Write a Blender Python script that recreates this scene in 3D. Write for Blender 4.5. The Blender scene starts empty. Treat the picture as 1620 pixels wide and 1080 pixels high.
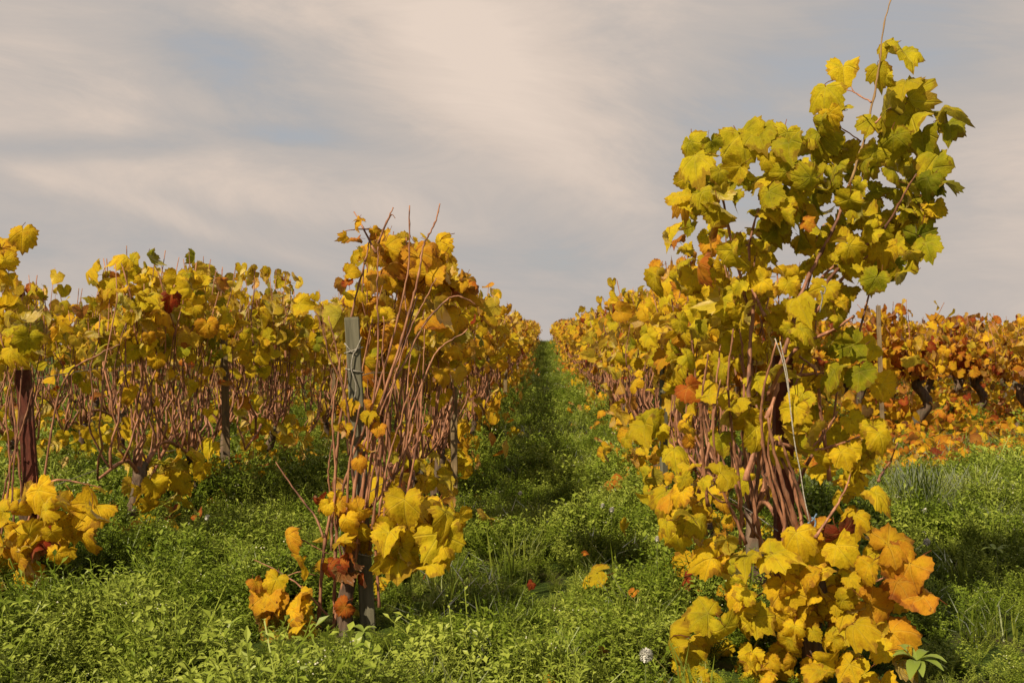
import bpy, math, random
import numpy as np
from mathutils import Vector, Matrix

random.seed(7)
rng = np.random.default_rng(7)
sc = bpy.context.scene
COL = sc.collection
R = math.radians

# ------------------------------------------------------------------ camera
F = 1737.0                      # focal length in pixels of the 1620 px wide photograph
CAM_H = 1.15
YAW = math.atan(52 / F)         # the lane runs along +Y, the lens looks slightly left of it
cd = bpy.data.cameras.new('camera')
cam = bpy.data.objects.new('camera', cd)
COL.objects.link(cam)
cam.location = (0, 0, CAM_H)
cam.rotation_euler = (R(90), 0, YAW)
cd.sensor_width = 36
cd.lens = 36 * F / 1620
cd.clip_start = 0.05
cd.clip_end = 3000
cd.dof.use_dof = True
cd.dof.focus_distance = 4.6
cd.dof.aperture_fstop = 11
sc.camera = cam

# ------------------------------------------------------------------ sky, sun, exposure
SUN_AZ, SUN_EL = R(-146), R(42)     # azimuth from +Y, clockwise; the sun stands to the left and a little behind
S = Vector((math.sin(SUN_AZ) * math.cos(SUN_EL), math.cos(SUN_AZ) * math.cos(SUN_EL), math.sin(SUN_EL)))
ld = bpy.data.lights.new('sun', 'SUN')
ld.energy = 5.0
ld.angle = R(0.6)
ld.color = (1.0, 0.84, 0.6)
sun = bpy.data.objects.new('sun', ld)
sun.rotation_euler = S.to_track_quat('Z', 'Y').to_euler()
COL.objects.link(sun)

sc.view_settings.view_transform = 'Standard'
sc.view_settings.look = 'None'
sc.view_settings.exposure = 0.5
sc.view_settings.gamma = 1.0
sc.view_settings.use_curve_mapping = False


class NT:
    """small helper to write node trees"""
    def __init__(s, tree):
        s.t = tree
        tree.nodes.clear()

    def n(s, typ, ins=None, **kw):
        nd = s.t.nodes.new(typ)
        for k, v in kw.items():
            setattr(nd, k, v)
        for k, v in (ins or {}).items():
            s.set(nd.inputs[k], v)
        return nd

    def set(s, sock, v):
        if isinstance(v, bpy.types.NodeSocket):
            s.t.links.new(v, sock)
        elif v is not None:
            sock.default_value = v

    def m(s, op, a, b=None, c=None, clamp=False):
        nd = s.t.nodes.new('ShaderNodeMath')
        nd.operation = op
        nd.use_clamp = clamp
        for i, v in enumerate((a, b, c)):
            if v is not None:
                s.set(nd.inputs[i], v)
        return nd.outputs[0]

    def mix(s, f, a, b):
        nd = s.t.nodes.new('ShaderNodeMix')
        nd.data_type = 'RGBA'
        s.set(nd.inputs[0], f)
        s.set(nd.inputs[6], a)
        s.set(nd.inputs[7], b)
        return nd.outputs[2]

    def ramp(s, f, stops, interp='LINEAR'):
        nd = s.t.nodes.new('ShaderNodeValToRGB')
        cr = nd.color_ramp
        cr.interpolation = interp
        while len(cr.elements) < len(stops):
            cr.elements.new(0.5)
        for e, (p, c) in zip(cr.elements, stops):
            e.position = p
            e.color = (*c, 1) if len(c) == 3 else c
        s.set(nd.inputs[0], f)
        return nd.outputs[0]

    def smooth(s, x, a, b):
        nd = s.t.nodes.new('ShaderNodeMapRange')
        nd.interpolation_type = 'SMOOTHSTEP'
        s.set(nd.inputs[0], x)
        nd.inputs[1].default_value = a
        nd.inputs[2].default_value = b
        return nd.outputs[0]


world = bpy.data.worlds.new('World')
sc.world = world
world.use_nodes = True
w = NT(world.node_tree)
sky = w.n('ShaderNodeTexSky', sky_type='NISHITA', sun_disc=False)
sky.sun_elevation = SUN_EL
sky.sun_rotation = SUN_AZ
sky.air_density = 1.0
sky.dust_density = 2.0
co = w.n('ShaderNodeTexCoord')
sep = w.n('ShaderNodeSeparateXYZ', {0: co.outputs['Generated']})
# high thin cloud sheet in slanting streaks
zz = w.m('ADD', w.m('MULTIPLY', sep.outputs[2], 1.7), 0.0)
vec = w.n('ShaderNodeCombineXYZ', {0: sep.outputs[0], 1: zz, 2: w.m('MULTIPLY', sep.outputs[1], 0.35)}).outputs[0]
mp = w.n('ShaderNodeMapping', {0: vec, 'Location': (0.65, 0.35, 0.0), 'Rotation': (0, 0, R(-34)), 'Scale': (1.15, 0.55, 1)}, vector_type='TEXTURE').outputs[0]
nz1 = w.n('ShaderNodeTexNoise', {'Vector': mp, 'Scale': 3.2, 'Detail': 5.0, 'Roughness': 0.5, 'Distortion': 0.5}).outputs[0]
mp2 = w.n('ShaderNodeMapping', {0: vec, 'Location': (3.1, 1.2, 0.0), 'Rotation': (0, 0, R(-17)), 'Scale': (1.15, 0.6, 1)}, vector_type='TEXTURE').outputs[0]
nz2 = w.n('ShaderNodeTexNoise', {'Vector': mp2, 'Scale': 4.6, 'Detail': 12.0, 'Roughness': 0.66, 'Distortion': 0.8}).outputs[0]
dens = w.m('ADD', w.m('ADD', w.m('MULTIPLY', w.m('SUBTRACT', nz1, 0.5), 0.50), w.m('MULTIPLY', w.m('SUBTRACT', nz2, 0.5), 0.66)), 0.47)


def blob(az, el, sa, se, rot, amp):
    """one broad bank of cloud at an azimuth / elevation"""
    a = w.m('SUBTRACT', w.m('ARCTAN2', sep.outputs[0], sep.outputs[1]), az)
    e = w.m('SUBTRACT', w.m('ARCSINE', sep.outputs[2]), el)
    c_, s_ = math.cos(rot), math.sin(rot)
    x = w.m('DIVIDE', w.m('ADD', w.m('MULTIPLY', a, c_), w.m('MULTIPLY', e, s_)), sa)
    y = w.m('DIVIDE', w.m('SUBTRACT', w.m('MULTIPLY', e, c_), w.m('MULTIPLY', a, s_)), se)
    r2 = w.m('ADD', w.m('MULTIPLY', x, x), w.m('MULTIPLY', y, y))
    return w.m('MULTIPLY', w.m('POWER', 2.718, w.m('MULTIPLY', r2, -1.0)), amp)


def px_dir(px, py):
    return (px - 862) / F, (540 - py) / F


BANKS = [(720, 60, .10, .09, .3, .20), (850, 180, .20, .045, -.75, .14), (380, 310, .26, .035, -.22, .16), (120, 40, .12, .05, 0, .06),
         (330, 110, .17, .045, -.35, -.13), (140, 258, .14, .013, .08, -.24), (430, 222, .12, .010, -.1, -.12), (1380, 80, .15, .08, .2, -.18),
         (1150, 290, .08, .10, -.5, -.12), (560, 410, .20, .03, -.1, -.12), (350, 375, .20, .012, -.3, .14), (60, 420, .10, .02, 0, -.08), (1580, 300, .06, .12, 0, .10)]
for px, py, sa, se, rot, amp in BANKS:
    a, e = px_dir(px, py)
    dens = w.m('ADD', dens, blob(a, e, sa, se, rot, amp * 1.25))
cl = w.ramp(dens, [(0.12, (3.65, 3.78, 4.0)), (0.30, (4.05, 3.85, 3.75)), (0.48, (4.85, 4.32, 3.95)), (0.64, (6.0, 5.05, 4.35)), (0.84, (7.0, 5.8, 4.9))])
cover = w.smooth(dens, 0.18, 0.40)
skyc = w.mix(w.m('ADD', w.m('MULTIPLY', cover, 0.14), 0.86), sky.outputs[0], cl)
bg = w.n('ShaderNodeBackground', {0: skyc, 1: 0.079})
out = w.n('ShaderNodeOutputWorld', {0: bg.outputs[0]})


# ------------------------------------------------------------------ helpers
def tag(o, label=None, cat=None, group=None, kind=None):
    if label: o['label'] = label
    if cat: o['category'] = cat
    if group: o['group'] = group
    if kind: o['kind'] = kind
    return o


def link(name, data, parent=None):
    o = bpy.data.objects.new(name, data)
    COL.objects.link(o)
    if parent is not None:
        o.parent = parent
    return o


def empty(name, loc, label, cat, group=None, rz=0.0, scale=1.0):
    o = link(name, None)
    o.empty_display_size = 0.1
    o.location = loc
    o.rotation_euler = (0, 0, rz)
    o.scale = (scale,) * 3
    return tag(o, label, cat, group)


def smoothstep(x, a, b):
    t = np.clip((x - a) / (b - a), 0, 1)
    return t * t * (3 - 2 * t)


def ground(x, y):
    """height of the ground: level near, rising to a crest some 85 m away, falling beyond it"""
    x = np.asarray(x, float); y = np.asarray(y, float)
    z = 0.80 * smoothstep(y, 18, 86) - 0.00011 * np.clip(y - 86, 0, None) ** 2
    z = z + 0.025 * np.sin(x * 1.3 + y * .7) + 0.02 * np.sin(x * 2.9 - y * 1.9 + 1)
    return z


def gz(x, y):
    return float(ground(x, y))


cyaw, syaw = math.cos(YAW), math.sin(YAW)


def P(px, py, d):
    """the point of the place seen at a photograph pixel, d metres ahead"""
    x, z = (px - 810) / F * d, (540 - py) / F * d
    return Vector((x * cyaw - d * syaw, x * syaw + d * cyaw, CAM_H + z))


def mesh_np(name, v, f, mats=(), attrs=None, smooth=True, mat_idx=None):
    me = bpy.data.meshes.new(name)
    v = np.asarray(v, np.float32)
    f = np.asarray(f, np.int32)
    me.vertices.add(len(v)); me.vertices.foreach_set('co', v.ravel())
    k = f.shape[1]
    me.loops.add(f.size); me.loops.foreach_set('vertex_index', f.ravel())
    me.polygons.add(len(f))
    me.polygons.foreach_set('loop_start', np.arange(0, f.size, k, dtype=np.int32))
    if smooth:
        me.polygons.foreach_set('use_smooth', np.ones(len(f), bool))
    for m in mats:
        me.materials.append(m)
    if mat_idx is not None:
        me.polygons.foreach_set('material_index', np.asarray(mat_idx, np.int32))
    for an, (typ, arr) in (attrs or {}).items():
        a = me.attributes.new(an, typ, 'POINT')
        a.data.foreach_set('vector' if typ == 'FLOAT_VECTOR' else 'value', np.asarray(arr, np.float32).ravel())
    me.update(calc_edges=True)
    return me


def tube(pts, rad, sides=5, rough=0.0, seed=0):
    """tapered tube through points; returns verts, quads"""
    pts = np.array([tuple(p) for p in pts], float)
    n = len(pts)
    rad = np.full(n, rad, float) if np.isscalar(rad) else np.asarray(rad, float)
    tan = np.gradient(pts, axis=0)
    tan /= np.linalg.norm(tan, axis=1)[:, None] + 1e-9
    ref = np.array([1.0, 0.13, 0.0]) if abs(tan[0][0]) < 0.9 else np.array([0, 1.0, 0.1])
    r_ = np.random.default_rng(seed)
    vs = []
    a = np.arange(sides) / sides * 2 * math.pi
    for i in range(n):
        u = ref - tan[i] * ref.dot(tan[i]); u /= np.linalg.norm(u) + 1e-9
        ref = u
        v = np.cross(tan[i], u)
        rr = rad[i] * (1 + rough * (r_.random(sides) - .5) * 2)
        vs.append(pts[i] + np.outer(np.cos(a) * rr, u) + np.outer(np.sin(a) * rr, v))
    vs.append(pts[:1]); vs.append(pts[-1:])
    v = np.concatenate(vs)
    q = []
    for i in range(n - 1):
        for j in range(sides):
            j2 = (j + 1) % sides
            q.append((i * sides + j, i * sides + j2, (i + 1) * sides + j2, (i + 1) * sides + j))
    c0, c1 = n * sides, n * sides + 1
    for j in range(0, sides):
        j2 = (j + 1) % sides
        q.append((c0, j2, j, j)); q.append((c1, (n - 1) * sides + j, (n - 1) * sides + j2, (n - 1) * sides + j2))
    return v, np.array(q)


def quads_to_mesh(name, parts, mats, smooth=True):
    """parts: list of (verts, quads, mat index); degenerate quads become triangles"""
    vs, fs, mi, off = [], [], [], 0
    for p in parts:
        v, q = p[0], p[1]
        m = p[2] if len(p) > 2 else 0
        vs.append(np.asarray(v, float))
        for f in q:
            f = [int(i) + off for i in f]
            if len(f) == 4 and f[2] == f[3]:
                f = f[:3]
            fs.append(f); mi.append(m)
        off += len(v)
    me = bpy.data.meshes.new(name)
    me.from_pydata(np.concatenate(vs).tolist(), [], fs)
    for m in mats:
        me.materials.append(m)
    me.polygons.foreach_set('material_index', np.array(mi, np.int32))
    me.polygons.foreach_set('use_smooth', np.full(len(fs), smooth, bool))
    me.update()
    return me


def smooth_line(pts, n):
    """Catmull-Rom through points"""
    p = np.array([tuple(q) for q in pts], float)
    if len(p) == 2:
        return p[0] + (p[1] - p[0]) * np.linspace(0, 1, n)[:, None]
    e = np.vstack([2 * p[0] - p[1], p, 2 * p[-1] - p[-2]])
    out_ = []
    for t in np.linspace(0, len(p) - 1 - 1e-6, n):
        i = int(t); u = t - i
        a, b, c, d = e[i], e[i + 1], e[i + 2], e[i + 3]
        out_.append(0.5 * (2 * b + (c - a) * u + (2 * a - 5 * b + 4 * c - d) * u * u + (3 * b - a - 3 * c + d) * u ** 3))
    return np.array(out_)


# ------------------------------------------------------------------ materials
def new_mat(name):
    m = bpy.data.materials.new(name)
    m.use_nodes = True
    return m, NT(m.node_tree)


LEAF_RAMP = [(0.0, (0.08, 0.12, 0.010)), (0.18, (0.27, 0.27, 0.013)), (0.34, (0.54, 0.43, 0.017)), (0.52, (0.66, 0.43, 0.016)),
             (0.66, (0.58, 0.285, 0.020)), (0.78, (0.42, 0.13, 0.018)), (0.88, (0.26, 0.035, 0.013)), (1.0, (0.11, 0.045, 0.02))]


def leaf_material():
    m, t = new_mat('vine_leaf')
    geo = t.n('ShaderNodeNewGeometry')
    info = t.n('ShaderNodeObjectInfo')
    at = t.n('ShaderNodeAttribute', attribute_name='t')
    ed = t.n('ShaderNodeAttribute', attribute_name='edge')
    lc = t.n('ShaderNodeAttribute', attribute_name='lc')
    pet = t.n('ShaderNodeAttribute', attribute_name='pet')
    r_ = t.n('ShaderNodeSeparateColor', {0: info.outputs['Color']}).outputs[0]
    base = t.m('ADD', at.outputs['Fac'], t.m('SUBTRACT', r_, 0.5))
    # drift inside one leaf: green stays longest along the veins, edges turn first
    off = t.n('ShaderNodeVectorMath', {0: lc.outputs['Vector'], 1: t.n('ShaderNodeCombineXYZ', {0: t.m('MULTIPLY', at.outputs['Fac'], 37.0),
              1: t.m('MULTIPLY', info.outputs['Random'], 19.0)}).outputs[0]}, operation='ADD').outputs[0]
    n1 = t.n('ShaderNodeTexNoise', {'Vector': off, 'Scale': 2.2, 'Detail': 4.0, 'Roughness': 0.6}).outputs[0]
    n2 = t.n('ShaderNodeTexNoise', {'Vector': off, 'Scale': 7.0, 'Detail': 3.0, 'Roughness': 0.6}).outputs[0]
    base = t.m('ADD', base, t.m('MULTIPLY', t.m('SUBTRACT', n1, 0.5), 0.34))
    base = t.m('ADD', base, t.m('MULTIPLY', t.m('SUBTRACT', ed.outputs['Fac'], 0.55), 0.10))
    col = t.ramp(base, LEAF_RAMP)
    # veins: five ribs from the stalk, built from the angle round the stalk
    s3 = t.n('ShaderNodeSeparateXYZ', {0: lc.outputs['Vector']})
    ang = t.m('ABSOLUTE', t.m('ARCTAN2', s3.outputs[0], s3.outputs[1]))
    rad = t.m('SQRT', t.m('ADD', t.m('MULTIPLY', s3.outputs[0], s3.outputs[0]), t.m('MULTIPLY', s3.outputs[1], s3.outputs[1])))
    vein = None
    for a in (0.0, 0.87, 1.83):
        dist = t.m('MULTIPLY', t.m('ABSOLUTE', t.m('SUBTRACT', ang, a)), rad)
        v = t.m('SUBTRACT', 1.0, t.smooth(dist, 0.006, 0.022))
        vein = v if vein is None else t.m('MAXIMUM', vein, v)
    col = t.mix(t.m('MULTIPLY', vein, 0.20), col, (0.50, 0.40, 0.10, 1))
    net = t.n('ShaderNodeTexVoronoi', {'Vector': lc.outputs['Vector'], 'Scale': 15.0}, feature='DISTANCE_TO_EDGE').outputs[0]
    netf = t.m('SUBTRACT', 1.0, t.smooth(net, 0.0, 0.09))
    # tissue between the veins browns in patches
    n3 = t.n('ShaderNodeTexNoise', {'Vector': off, 'Scale': 4.0, 'Detail': 5.0, 'Roughness': 0.7}).outputs[0]
    mot = t.m('MULTIPLY', t.smooth(n3, 0.49, 0.68), t.m('SUBTRACT', 0.62, t.m('MULTIPLY', t.m('MAXIMUM', vein, netf), 0.4)))
    col = t.mix(mot, col, t.ramp(base, [(0.2, (0.22, 0.17, 0.018)), (0.5, (0.38, 0.17, 0.016)), (0.8, (0.22, 0.05, 0.015))]))
    # dry brown margins and spots
    dry = t.m('MULTIPLY', t.smooth(t.m('ADD', ed.outputs['Fac'], t.m('MULTIPLY', t.m('SUBTRACT', n1, 0.5), 1.8)), 0.89, 1.06), 0.58)
    spot = t.m('MULTIPLY', t.smooth(n2, 0.645, 0.70), 0.65)
    dry = t.m('MAXIMUM', dry, spot)
    col = t.mix(dry, col, (0.16, 0.058, 0.02, 1))
    col = t.mix(pet.outputs['Fac'], col, (0.26, 0.09, 0.035, 1))
    # paler, greyer underside
    under = t.mix(0.22, col, (0.40, 0.33, 0.10, 1))
    col = t.mix(geo.outputs['Backfacing'], col, under)
    hsv = t.n('ShaderNodeHueSaturation', {'Saturation': 1.0, 'Value': t.m('MULTIPLY', t.m('ADD', 0.78, t.m('MULTIPLY', n1, 0.44)), t.m('ADD', 0.80, t.m('MULTIPLY', t.m('FRACT', t.m('ADD', info.outputs['Random'], t.m('MULTIPLY', at.outputs['Fac'], 53.0))), 0.4))), 'Color': col})
    col = hsv.outputs[0]
    bump = t.n('ShaderNodeBump', {'Strength': 0.5, 'Distance': 0.012, 'Height': t.m('ADD', t.m('MULTIPLY', t.m('MAXIMUM', vein, t.m('MULTIPLY', netf, 0.2)), -0.7), n2)})
    dif = t.n('ShaderNodeBsdfDiffuse', {0: col, 'Normal': bump.outputs[0]})
    tr = t.n('ShaderNodeBsdfTranslucent', {0: col, 'Normal': bump.outputs[0]})
    mx = t.n('ShaderNodeMixShader', {0: 0.50, 1: dif.outputs[0], 2: tr.outputs[0]})
    gl = t.n('ShaderNodeBsdfGlossy', {0: (1, .95, .85, 1), 'Roughness': 0.55, 'Normal': bump.outputs[0]})
    fr = t.n('ShaderNodeFresnel', {'IOR': 1.35})
    mx2 = t.n('ShaderNodeMixShader', {0: t.m('MULTIPLY', fr.outputs[0], 0.10), 1: mx.outputs[0], 2: gl.outputs[0]})
    t.n('ShaderNodeOutputMaterial', {0: mx2.outputs[0]})
    return m


def simple(name, c1, c2, scale=20.0, rough=0.8, stretch=(1, 1, 1), bump=0.4, spec=0.3, c3=None, metal=0.0, coord='Object'):
    m, t = new_mat(name)
    tc = t.n('ShaderNodeTexCoord')
    info = t.n('ShaderNodeObjectInfo')
    mp_ = t.n('ShaderNodeMapping', {0: tc.outputs[coord], 'Scale': stretch})
    n = t.n('ShaderNodeTexNoise', {'Vector': mp_.outputs[0], 'Scale': scale, 'Detail': 6.0, 'Roughness': 0.65}).outputs[0]
    f = t.smooth(n, 0.3, 0.7)
    col = t.mix(f, (*c1, 1), (*c2, 1))
    if c3:
        nn = t.n('ShaderNodeTexNoise', {'Vector': tc.outputs[coord], 'Scale': scale * .23, 'Detail': 4.0}).outputs[0]
        col = t.mix(t.smooth(nn, 0.5, 0.68), col, (*c3, 1))
    col = t.n('ShaderNodeHueSaturation', {'Value': t.m('ADD', 0.75, t.m('MULTIPLY', info.outputs['Random'], 0.5)), 'Color': col}).outputs[0]
    b = t.n('ShaderNodeBump', {'Strength': bump, 'Distance': 0.01, 'Height': n})
    p = t.n('ShaderNodeBsdfPrincipled', {'Base Color': col, 'Roughness': rough, 'Specular IOR Level': spec, 'Metallic': metal, 'Normal': b.outputs[0]})
    t.n('ShaderNodeOutputMaterial', {0: p.outputs[0]})
    return m


def weed_material(name, dark, mid, light, transl=0.3):
    m, t = new_mat(name)
    geo = t.n('ShaderNodeNewGeometry')
    info = t.n('ShaderNodeObjectInfo')
    at = t.n('ShaderNodeAttribute', attribute_name='t')
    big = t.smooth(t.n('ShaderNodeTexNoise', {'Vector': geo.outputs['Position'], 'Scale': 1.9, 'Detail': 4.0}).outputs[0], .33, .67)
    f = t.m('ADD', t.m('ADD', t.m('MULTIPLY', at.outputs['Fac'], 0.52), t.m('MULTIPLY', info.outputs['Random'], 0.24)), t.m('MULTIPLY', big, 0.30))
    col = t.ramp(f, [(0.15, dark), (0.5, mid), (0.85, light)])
    dif = t.n('ShaderNodeBsdfDiffuse', {0: col})
    tr = t.n('ShaderNodeBsdfTranslucent', {0: col})
    mx = t.n('ShaderNodeMixShader', {0: transl, 1: dif.outputs[0], 2: tr.outputs[0]})
    gl = t.n('ShaderNodeBsdfGlossy', {0: (1, 1, 1, 1), 'Roughness': 0.35})
    fr = t.n('ShaderNodeFresnel', {'IOR': 1.4})
    mx2 = t.n('ShaderNodeMixShader', {0: t.m('MULTIPLY', fr.outputs[0], 0.3), 1: mx.outputs[0], 2: gl.outputs[0]})
    t.n('ShaderNodeOutputMaterial', {0: mx2.outputs[0]})
    return m


M_LEAF = leaf_material()
M_CANE = simple('vine_cane', (0.16, 0.062, 0.034), (0.37, 0.18, 0.10), 60, 0.6, (1, 1, .15), 0.3, 0.35, c3=(0.10, 0.045, 0.03))
M_TWIG = simple('pale_twig', (0.20, 0.12, 0.05), (0.30, 0.19, 0.085), 60, 0.6, (1, 1, .2), 0.2)
M_TRUNK = simple('vine_trunk', (0.045, 0.030, 0.022), (0.15, 0.105, 0.075), 34, 0.95, (1, 1, .22), 1.0, 0.1, c3=(0.09, 0.085, 0.06))
M_WOOD = simple('weathered_wood', (0.10, 0.095, 0.065), (0.20, 0.185, 0.13), 40, 0.9, (1, 1, .07), 0.5, 0.15, c3=(0.12, 0.125, 0.09))
M_BROWNWOOD = simple('brown_wood', (0.11, 0.08, 0.045), (0.22, 0.16, 0.09), 40, 0.9, (1, 1, .07), 0.5, 0.15, c3=(0.09, 0.07, 0.05))
M_RUST = simple('rusty_red_steel', (0.055, 0.014, 0.009), (0.12, 0.032, 0.018), 46, 0.8, (1, 1, .35), 0.5, 0.25, c3=(0.10, 0.045, 0.025))
M_STRING = simple('pale_string', (0.18, 0.16, 0.13), (0.42, 0.39, 0.34), 160, 0.8)
M_WIRE = simple('galvanised_wire', (0.16, 0.15, 0.14), (0.30, 0.28, 0.26), 40, 0.5, metal=0.6)
M_TIE = simple('blue_tie', (0.06, 0.10, 0.16), (0.14, 0.20, 0.28), 40, 0.6)
M_PUFF = simple('seed_head', (0.60, 0.59, 0.54), (0.78, 0.77, 0.72), 80, 0.9)
M_STALK = simple('green_stalk', (0.10, 0.14, 0.035), (0.20, 0.22, 0.07), 40, 0.6)
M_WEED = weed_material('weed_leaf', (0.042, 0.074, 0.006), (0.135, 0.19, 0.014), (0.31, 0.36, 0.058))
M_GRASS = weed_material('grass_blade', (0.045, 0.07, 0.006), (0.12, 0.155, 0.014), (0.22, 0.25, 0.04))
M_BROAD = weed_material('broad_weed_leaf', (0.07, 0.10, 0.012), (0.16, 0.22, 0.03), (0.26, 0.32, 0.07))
M_FLOWER = simple('small_flower', (0.45, 0.44, 0.32), (0.62, 0.60, 0.46), 50, 0.8)


def ground_material():
    m, t = new_mat('soil')
    geo = t.n('ShaderNodeNewGeometry')
    n = t.n('ShaderNodeTexNoise', {'Vector': geo.outputs['Position'], 'Scale': 3.0, 'Detail': 9.0, 'Roughness': 0.7}).outputs[0]
    n2 = t.n('ShaderNodeTexNoise', {'Vector': geo.outputs['Position'], 'Scale': 38.0, 'Detail': 5.0, 'Roughness': 0.7}).outputs[0]
    soil = t.mix(n2, (0.030, 0.022, 0.012, 1), (0.085, 0.062, 0.034, 1))
    moss = t.mix(n2, (0.026, 0.046, 0.007, 1), (0.075, 0.115, 0.016, 1))
    col = t.mix(t.smooth(n, 0.36, 0.52), soil, moss)
    b = t.n('ShaderNodeBump', {'Strength': 0.9, 'Distance': 0.04, 'Height': t.m('ADD', n2, n)})
    p = t.n('ShaderNodeBsdfPrincipled', {'Base Color': col, 'Roughness': 0.95, 'Specular IOR Level': 0.1, 'Normal': b.outputs[0]})
    t.n('ShaderNodeOutputMaterial', {0: p.outputs[0]})
    return m


# ------------------------------------------------------------------ ground
gx = np.unique(np.concatenate([np.linspace(-420, -20, 30), np.linspace(-20, 20, 121), np.linspace(20, 420, 30)]))
gy = np.unique(np.concatenate([np.linspace(-60, 2, 12), np.linspace(2, 30, 90), np.linspace(30, 130, 60), np.linspace(130, 520, 30)]))
GX, GY = np.meshgrid(gx, gy)
V = np.stack([GX, GY, ground(GX, GY)], -1).reshape(-1, 3)
nx_ = len(gx)
i0 = (np.arange(len(gy) - 1)[:, None] * nx_ + np.arange(nx_ - 1)[None, :]).ravel()
Fq = np.stack([i0, i0 + 1, i0 + 1 + nx_, i0 + nx_], 1)
go = link('ground', mesh_np('ground', V, Fq, [ground_material()]))
tag(go, 'dark vineyard soil rising to a crest under the weeds', kind='structure')

# ------------------------------------------------------------------ leaf meshes
OUT_K = [(0, 1.0), (14, .80), (27, .66), (38, .80), (50, .90), (64, .74), (80, .55), (94, .68), (106, .76), (122, .62), (140, .60), (155, .52), (168, .36), (176, .16), (180, .04)]


def leaf_outline(n, teeth, seed):
    r_ = np.random.default_rng(seed)
    a = np.linspace(-180, 180, n, endpoint=False)
    ks = np.array([k for k, _ in OUT_K], float); kr = np.array([k for _, k in OUT_K])
    depth = r_.uniform(0.05, 0.75)          # how deep the bays between the lobes are
    side = np.where(a >= 0, r_.uniform(.92, 1.08), r_.uniform(.92, 1.08))
    rr = np.interp(np.abs(a), ks, kr)
    full = np.interp(np.abs(a), [0, 50, 106, 150, 168, 180], [1.0, .9, .76, .57, .36, .05])
    rr = (rr * depth + full * (1 - depth)) * side
    if teeth:
        rr = rr * (1 + teeth * np.where(np.arange(n) % 2 == 0, 1, -1) * r_.uniform(.5, 1.2, n))
    th = np.radians(a)
    return np.sin(th) * rr, np.cos(th) * rr


def make_leaf(seed, near, petiole):
    """one grape leaf about one unit wide, stalk at the origin, tip along +y, upper face +z"""
    r_ = np.random.default_rng(seed)
    n = 40 if near else 15
    ox, oy = leaf_outline(n, 0.06 if near else 0.03, seed)
    cup, fold, tip = r_.uniform(-.50, .95), r_.uniform(-.15, .85), r_.uniform(-.25, .95)
    ph, wav = r_.uniform(0, 6.28), r_.uniform(.06, .20)
    vx, vy, ve = [0.0], [0.0], [0.0]
    fs = []
    rings = (.36, .70, 1.0) if near else (1.0,)
    for q in rings:
        vx += list(ox * q); vy += list(oy * q); ve += [q] * n
    for j in range(n):
        j2 = (j + 1) % n
        fs.append((0, 1 + j, 1 + j2))
        for k in range(len(rings) - 1):
            a_, b_ = 1 + k * n, 1 + (k + 1) * n
            fs += [(a_ + j, b_ + j, b_ + j2), (a_ + j, b_ + j2, a_ + j2)]
    x = np.array(vx) / 1.5; y = np.array(vy) / 1.5
    r2 = x * x + y * y
    th = np.arctan2(x, y)
    z = -cup * r2 + fold * np.abs(x) * .8 - tip * np.clip(y, 0, 1) ** 2 + wav * np.sqrt(r2) * np.sin(3 * th + ph)
    for q in range(5):                                    # crumpled blade
        kx, ky = r_.normal(0, 9, 2)
        z += (.020 if near else .012) * np.sin(kx * x + ky * y + r_.uniform(0, 6.28)) * np.minimum(1, np.sqrt(r2) * 4)
    z -= r_.uniform(-.10, .22) * np.array(ve) ** 5 * (1 + .6 * np.sin(2 * th + ph))       # rolled margin
    sk = r_.uniform(-.25, .25)                            # one half folded more than the other
    z += sk * x * np.abs(x) * 2
    v = np.stack([x, y, z], 1)
    e = np.array(ve); p = np.zeros(len(x))
    f = np.array(fs)[:, ::-1]
    if petiole:
        q = smooth_line([(0, 0, 0), (r_.uniform(-.1, .1), -.2, -.10 + r_.uniform(-.1, .1)), (r_.uniform(-.15, .15), -.46, -.22)], 4)
        tv, tq = tube(q, 0.013, 3)
        tri = []
        for a_ in tq:
            tri.append((a_[0], a_[1], a_[2]))
            if a_[2] != a_[3]:
                tri.append((a_[0], a_[2], a_[3]))
        f = np.vstack([f, np.array(tri) + len(v)])
        v = np.vstack([v, tv]); e = np.concatenate([e, np.zeros(len(tv))]); p = np.concatenate([p, np.ones(len(tv))])
    return v, f, e, p


NEAR_LEAF, MID_LEAF = [], []
for k in range(26):
    v, f, e, p = make_leaf(100 + k, True, True)
    NEAR_LEAF.append(mesh_np('leaf', v, f, [M_LEAF], {'edge': ('FLOAT', e), 'pet': ('FLOAT', p), 'lc': ('FLOAT_VECTOR', v * [1, 1, 0])}))
MID_RAW = []
for k in range(10):
    v, f, e, p = make_leaf(200 + k, False, False)
    MID_RAW.append((v, f, e))
    MID_LEAF.append(mesh_np('leaf', v, f, [M_LEAF], {'edge': ('FLOAT', e), 'lc': ('FLOAT_VECTOR', v * [1, 1, 0])}))


def leaf_frame(pos, size, out_dir, r_, droop=0.8, jit=0.55):
    """4x4 matrix of a leaf that hangs from pos and turns its face roughly out_dir"""
    n = np.array(out_dir, float) + r_.standard_normal(3) * jit
    n /= np.linalg.norm(n)
    tip = np.array([0, 0, -droop]) + r_.standard_normal(3) * 0.5
    tip -= n * tip.dot(n)
    tip /= np.linalg.norm(tip) + 1e-9
    x = np.cross(tip, n)
    m = np.eye(4)
    m[:3, 0] = x * size; m[:3, 1] = tip * size; m[:3, 2] = n * size; m[:3, 3] = pos
    return m


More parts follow.
